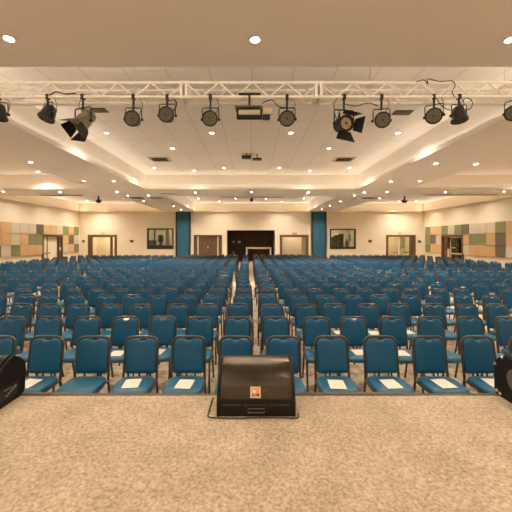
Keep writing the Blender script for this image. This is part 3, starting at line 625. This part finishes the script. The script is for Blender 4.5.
# ---------------------------------------------------------------- floor monitors on the stage
def arc_profile():
    return [(.0, 0), (.0, .135), (.008, .15), (.026, .215), (.062, .28), (.115, .333), (.175, .378), (.235, .412), (.285, .425), (.37, .38), (.44, .31), (.43, .06), (.40, 0)]
prof = arc_profile()
def monitor(x, y, lb, W=.69, kind='centre', rz=0):
    t = thing('stage_monitor', lb, 'floor speaker', (x, y, STAGE), rz, 'floor speakers along the stage edge')
    hw = W/2
    MB().prism(prof, -hw+.02, hw-.02).build('cabinet', M['blackplastic'], t, smooth=False, bevel=.006)
    pr2 = [(a-.22, b-.2) for a, b in prof]; pr2 = [(a*1.03+.22, max(0, b*1.03+.2)) for a, b in pr2]
    for s in (-1, 1):
        a, b = sorted((s*hw, s*(hw-.03))); e = MB().prism(pr2, a, b).build('end_panel', M['blackplastic'], t, bevel=.008)
        if kind == 'right' and s < 0:
            xe = a
            MB().lathe([(.055, xe-.004), (.105, xe-.010), (.105, xe), (.05, xe)], 28, 'x', M4=Matrix.Translation((0, .16, .235))).build('handle_ring', mat('grey_ring', (.14, .13, .12), .4, metal=.3), e, smooth=True)
            for (yy, zz) in ((.425, .30), (.335, .395), (.40, .045), (.36, .03)):
                MB().lathe([(.012, xe-.008), (.016, xe)], 10, 'x', M4=Matrix.Translation((0, yy, zz))).build('corner_bolt', M['silver'], e, smooth=True)
        if kind == 'left' and s > 0:
            c = MB().box(b, b+.004, .10, .33, .06, .17).build('connector_panel', M['darktrim'], e, bevel=.002)
            for j in range(5): MB().box(b+.004, b+.008, .17+j*.028, .19+j*.028, .085+.01*j, .10+.012*j).build('socket', M['silver'], c)
            MB().box(b+.004, b+.008, .15, .24, .145, .150).build('marking', M['silver'], c)
    # curved perforated grille, a shell just above the cabinet
    g_ = prof[2:9]; n = len(g_); outer = []; inner = []
    for i, (a, b) in enumerate(g_):
        p, q = g_[max(i-1, 0)], g_[min(i+1, n-1)]; tx, tz = q[0]-p[0], q[1]-p[1]; L = math.hypot(tx, tz); nx, nz = -tz/L, tx/L
        outer.append((a+nx*.012, b+nz*.012)); inner.append((a-nx*.004, b-nz*.004))
    MB().prism(outer+inner[::-1], -hw+.045, hw-.045).build('grille', M['grille'], t, smooth=True)
    for s in (-1, 1):
        a, b = sorted((s*(hw-.035), s*(hw-.050))); MB().prism([(p[0]-.004, p[1]+.003) for p in outer]+inner[::-1], a, b).build('grille_edge', M['grille'], t, smooth=True)
    # badge on the grille
    a, b = outer[0], outer[1]; ang = math.atan2(b[1]-a[1], b[0]-a[0])
    Mx = Matrix.Translation((-.005, (a[0]+b[0])/2+.006, (a[1]+b[1])/2+.02)) @ Matrix.Rotation(ang, 4, 'X')
    bd = MB().box(-.046, .046, -.046, .046, -.004, .006, M4=Mx).build('badge', M['silver'], t, bevel=.003)
    MB().box(-.034, .034, -.033, .033, .006, .010, M4=Mx).build('badge_face', M['orange'], bd)
    MB().lathe([(.014, .012), (.014, .010)], 16, M4=Mx @ Matrix.Translation((-.012, .008, 0))).build('badge_mark', M['paper'], bd)
    MB().box(.010, .030, -.028, -.008, .010, .012, M4=Mx).build('badge_mark', M['black'], bd)
    MB().box(-.030, -.012, -.028, -.014, .010, .012, M4=Mx).build('badge_mark', M['plaque'], bd)
    # front foot strip with slots and a handle
    MB().box(-hw+.05, -.13, -.008, .0, .095, .112).build('slot', M['darktrim'], t); MB().box(-.11, .10, -.008, .0, .095, .112).build('slot', M['darktrim'], t); MB().box(.12, hw-.05, -.008, .0, .095, .112).build('slot', M['darktrim'], t)
    MB().tube([(-.07, .0, .045), (-.07, -.018, .045), (.07, -.018, .045), (.07, .0, .045)], .006, 6).tube([(-.07, .0, .075), (-.07, -.014, .075), (.07, -.014, .075), (.07, .0, .075)], .004, 6).build('handle', M['plaque'], t)
    return t
monitor((256-VX)/F*2.85, 2.79, 'black curved floor speaker with an orange badge at the centre of the stage edge')
monitor(-2.625, 2.79, 'black floor speaker at the left end with pale sockets on its side', kind='left')
monitor(2.79, 2.79, 'black floor speaker at the right end with a grey ring on its side', kind='right')
cb = [(.415, 2.83, STAGE+.008), (.40, 2.765, STAGE+.006), (.28, 2.76, STAGE+.006), (.1, 2.765, STAGE+.006), (-.1, 2.755, STAGE+.006), (-.28, 2.76, STAGE+.006), (-.375, 2.78, STAGE+.006), (-.38, 2.9, STAGE+.008), (-.375, 3.1, STAGE+.008)]
cable('power_cable', cb, 'thin black cable lying around the foot of the centre floor speaker', .006)

# ---------------------------------------------------------------- chairs
def cushion(outline, frm, depth_f, depth_b, mi=0, mb=None, rings=((1, .0), (.985, .45), (.94, .78), (.80, .97), (.45, 1.0))):
    """domed pad: outline (u,v) around a centre; frm maps (u,v,w) to space"""
    mb = mb or MB(); n = len(outline); cu = sum(p[0] for p in outline)/n; cv = sum(p[1] for p in outline)/n
    vs = []; fs = []
    lay = [(sc, -d*depth_b) for sc, d in reversed(rings)]+[(sc, d*depth_f) for sc, d in rings[1:]]
    for sc, w_ in lay:
        for (u, v) in outline: vs.append(frm(cu+(u-cu)*sc, cv+(v-cv)*sc, w_))
    L = len(lay)
    for i in range(L-1):
        for k_ in range(n): fs.append((i*n+k_, i*n+(k_+1) % n, (i+1)*n+(k_+1) % n, (i+1)*n+k_))
    fs.append(tuple(range(n-1, -1, -1))); fs.append(tuple((L-1)*n+k_ for k_ in range(n)))
    return mb.add(vs, fs, mi)
TILT = .16
def backpt(u, v, w_): # v height above seat joint along the back, w toward the sitter
    return Vector((u, v*math.sin(TILT)-w_*math.cos(TILT), .43+v*math.cos(TILT)+w_*math.sin(TILT)*-1*0))
def back_outline(det):
    hw, v0, v1, rc, rb = .190, .078, .494, .078, .03; P = []
    def arc(cx, cy, r, a0, a1, n):
        for i in range(n+1): a = a0+(a1-a0)*i/n; P.append((cx+r*math.cos(a), cy+r*math.sin(a)))
    arc(-hw+rb, v0+rb, rb, PI, 1.5*PI, det//2); arc(hw-rb, v0+rb, rb, 1.5*PI, 2*PI, det//2)
    arc(hw-rc, v1-rc, rc, 0, PI/2, det)
    nn = det*3
    for i in range(1, nn):
        x = (hw-rc)*(1-2*i/nn); P.append((x, v1-.028*math.exp(-(x/.052)**4)-.004*math.exp(-((abs(x)-.075)/.02)**2)*-1))
    arc(-hw+rc, v1-rc, rc, PI/2, PI, det)
    return P
def seat_outline(det):
    P = []
    for i in range(det):
        a = 2*PI*i/det; c, s = math.cos(a), math.sin(a); e = .36
        x = abs(c)**e*math.copysign(1, c)*(.222-.012*(s > 0)*s); y = abs(s)**e*math.copysign(1, s)*.215; P.append((x, y))
    return P
def seatpt(u, v, w_): return Vector((u, v-.215, .445+w_-.02*(v < -.15)*(abs(v)-.15)/.07))
def back_arch(det):
    hw, v1, r = .203, .514, .095; P = [(-hw, 0), (-hw, .25), (-hw, v1-r)]
    for i in range(1, det+1): a = PI-PI/2*i/det; P.append((-hw+r+r*math.cos(a), v1-r+r*math.sin(a)))
    Q = [(-u, v) for u, v in reversed(P)]
    return [backpt(u, v, .0) for u, v in P+Q]
def chair_meshes(hi):
    det = 6 if hi else 3; ns = 32 if hi else 16; tn = 8 if hi else 5
    rings = ((1, .0), (.985, .45), (.94, .78), (.80, .97), (.45, 1.0)) if hi else ((1, .0), (.94, .78), (.6, 1.0))
    d = {}
    d['seat'] = cushion(seat_outline(ns), seatpt, .048, .025, rings=rings)
    d['backrest'] = cushion(back_outline(det), backpt, .034, .022, rings=rings)
    fr = MB().tube(back_arch(det), .0145, tn)
    for s in (-1, 1):
        fr.tube([backpt(s*.085, .12, -.01), backpt(s*.085, -.02, 0), (s*.085, -.06, .425)], .010, tn)
    d['back_frame'] = fr
    sfm = MB()
    for s in (-1, 1): sfm.tube([(s*.212, .0, .43), (s*.215, -.39, .425)], .0115, tn)
    sfm.tube([(-.21, -.375, .415), (.21, -.375, .415)], .010, tn); sfm.tube([(-.2, -.03, .42), (.2, -.03, .42)], .010, tn)
    d['seat_frame'] = sfm
    d['legs'] = []
    for s in (-1, 1):
        d['legs'].append(MB().tube([(s*.203, 0, .43), (s*.207, .035, .22), (s*.21, .085, .012)], .0145, tn).tube([(s*.21, .085, .014), (s*.21, .087, .0)], .017, tn))
        d['legs'].append(MB().tube([(s*.213, -.375, .425), (s*.214, -.40, .2), (s*.215, -.425, .012)], .0145, tn).tube([(s*.215, -.425, .014), (s*.215, -.427, .0)], .017, tn))
    return d
hi = chair_meshes(True); lo = chair_meshes(False)
ME = {'seat': hi['seat'].mesh('seat', M['sheen_vinyl'], True), 'backrest': hi['backrest'].mesh('backrest', M['vinyl'], True), 'back_frame': hi['back_frame'].mesh('back_frame', M['chair_metal'], True), 'seat_frame': hi['seat_frame'].mesh('seat_frame', M['chair_metal'], True), 'legs': [l.mesh('leg', M['chair_metal'], True) for l in hi['legs']]}
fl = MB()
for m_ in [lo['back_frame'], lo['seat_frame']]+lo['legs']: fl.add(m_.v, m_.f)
MEL = {'seat': lo['seat'].mesh('seat', M['sheen_vinyl'], True), 'backrest': lo['backrest'].mesh('backrest', M['vinyl'], True), 'frame': fl.mesh('frame', M['chair_metal'], True)}
def new_chair(near):
    t = thing('banquet_chair', 'x', 'chair')
    if near:
        for n_ in ('seat', 'backrest', 'back_frame', 'seat_frame'): place(n_, ME[n_], t)
        for l in ME['legs']: place('leg', l, t)
    else:
        for n_ in ('seat', 'backrest', 'frame'): place(n_, MEL[n_], t)
    return t
def copy_thing(o):
    c = o.copy(); C.objects.link(c)
    for ch in o.children: d_ = ch.copy(); C.objects.link(d_); d_.parent = c
    return c
FRONT = [4.0, 5.0, 6.0, 6.95, 7.9, 8.85, 9.85, 10.85, 11.9, 12.9, 13.95]
REAR = [16.9+.97*i for i in range(11)]
SIDE_F = [7.72, 8.78, 9.98, 11.3, 12.55, 13.85]
SIDE_R = [16.95+1.08*i for i in range(9)]
seats = []     # x, y, row, block, words for the row
SP = .588
def row_words(i, nf):
    return 'front row' if i == 0 and nf == len(FRONT) else ORD[i]+' row' if i < nf else ORD[i-nf]+' row past the cross aisle'
for ri, y in enumerate(FRONT+REAR):
    dr = .012*(y-4)
    for n_ in range(-9, 11):
        x = -.19+(SP*n_ if n_ < 1 else .58+.603*(n_-1))-dr-(.010*(y-4) if n_ < 0 else 0)+(.01*(y-4) if n_ > 0 else 0)
        if abs(x) < 5.75 and abs(x) < .81*y+.25: seats.append((x, y, ri, 'centre', row_words(ri, len(FRONT))))
for ri, y in enumerate(SIDE_F+SIDE_R):
    for s_ in (-1, 1):
        for j in range(13):
            x = s_*((6.45 if ri >= len(SIDE_F) else 6.25)+j*.60)
            if abs(x) < .81*y+.25: seats.append((x, y, ri, 'left' if s_ < 0 else 'right', row_words(ri, len(SIDE_F))))
seats_sorted = sorted(seats, key=lambda s: (s[1], abs(s[0])))
ind = seats_sorted[:300]; rest = seats_sorted[300:]
cnt = {}
protoN = new_chair(True); protoF = new_chair(False); usedN = usedF = False
for blk in ('left', 'centre', 'right'): pass
bycol = {}
for s in ind: bycol.setdefault((s[2], s[3]), []).append(s)
PAPER = {(0, -4): 1, (0, -2): 1, (0, -1): 1, (0, 2): 1, (0, 3): 1, (0, 4): 1, (0, 5): 1, (1, -3): 1, (1, -2): 1, (1, 2): 1, (1, 3): 1, (1, 4): 1, (1, -1): 0, (2, 3): 1, (2, 2): 1, (2, -3): 1, (2, 5): 1, (2, 4): 1, (2, 1): 1, (3, 4): 1, (3, -4): 1}
paper_me = MB().box(-.09, .09, -.115, .115, 0, .002).mesh('paper_sheet', M['paper'])
fill_me = MB().box(-.07, .07, -.09, .09, 0, .0015).mesh('paper_sheet', M['paper'])
for (ri, blk), lst in bycol.items():
    lst.sort(key=lambda s: abs(s[0]) if blk != 'centre' else s[0])
    for j, (x, y, _, _, rown_) in enumerate(lst):
        near = y < 9.2
        if near:
            c = protoN if not usedN else copy_thing(protoN); usedN = True
        else:
            c = protoF if not usedF else copy_thing(protoF); usedF = True
        jx, jy, ja = R.uniform(-.02, .02), R.uniform(-.03, .03), R.gauss(0, .03)
        if y < 4.5: jx *= .3; jy *= .4
        if y > 5.5: jx *= 2.2; jy *= 1.7
        if y < 5.5: ja *= .5
        if blk == 'right' and R.random() < .3: ja += R.uniform(-.12, .02)
        if blk == 'left' and R.random() < .3: ja += R.uniform(-.02, .12)
        c.location = (x+jx, y-.085+jy, 0); c.rotation_euler = (0, 0, ja)
        if blk == 'centre':
            q = round((x+.19+.012*(y-4))/.598)
            pos = 'in the centre column' if q == 0 else ('%s left of the centre column' % ordn(-q-1) if q < 0 else '%s right of the centre column' % ordn(q-1))
        else: pos = '%s out in the %s block' % (ordn(j), blk); q = None
        has = blk == 'centre' and PAPER.get((ri, q))
        c['label'] = 'blue %schair, %s, %s' % ('paper-topped ' if has else 'padded ', rown_, pos)
        c['group'] = 'blue banquet chairs facing the stage'
        if has:
            p = place('paper_sheet', paper_me, None, (x+jx+R.uniform(-.02, .02), y-.085+jy-.24+R.uniform(-.03, .03), .494), (0, 0, R.uniform(-.12, .12)))
            tag(p, 'white paper sheet on the chair seat, %s, %s' % (rown_, pos), 'paper', 'papers on the chair seats')
# the chairs too far to single out
full = MB(); base = MB()
for m_, mi in ((lo['seat'], 0), (lo['backrest'], 1), (fl, 2)): base.add(m_.v, m_.f, mi)
for (x, y, ri, blk, _) in rest:
    a = R.gauss(0, .03); ca, sa = math.cos(a), math.sin(a); ox, oy = x+R.uniform(-.02, .02), y-.085+R.uniform(-.03, .03)
    o = len(full.v); full.v += [(ox+v[0]*ca-v[1]*sa, oy+v[0]*sa+v[1]*ca, v[2]) for v in base.v]
    full.f += [tuple(i+o for i in f) for f in base.f]; full.m += base.m
o = full.build('distant_chairs', [M['sheen_vinyl'], M['vinyl'], M['chair_metal']], smooth=True)
tag(o, 'dense rows of blue banquet chairs at the back of the hall behind the cross aisle', 'chairs', kind='stuff')
print('CHAIRS', len(ind), len(rest))
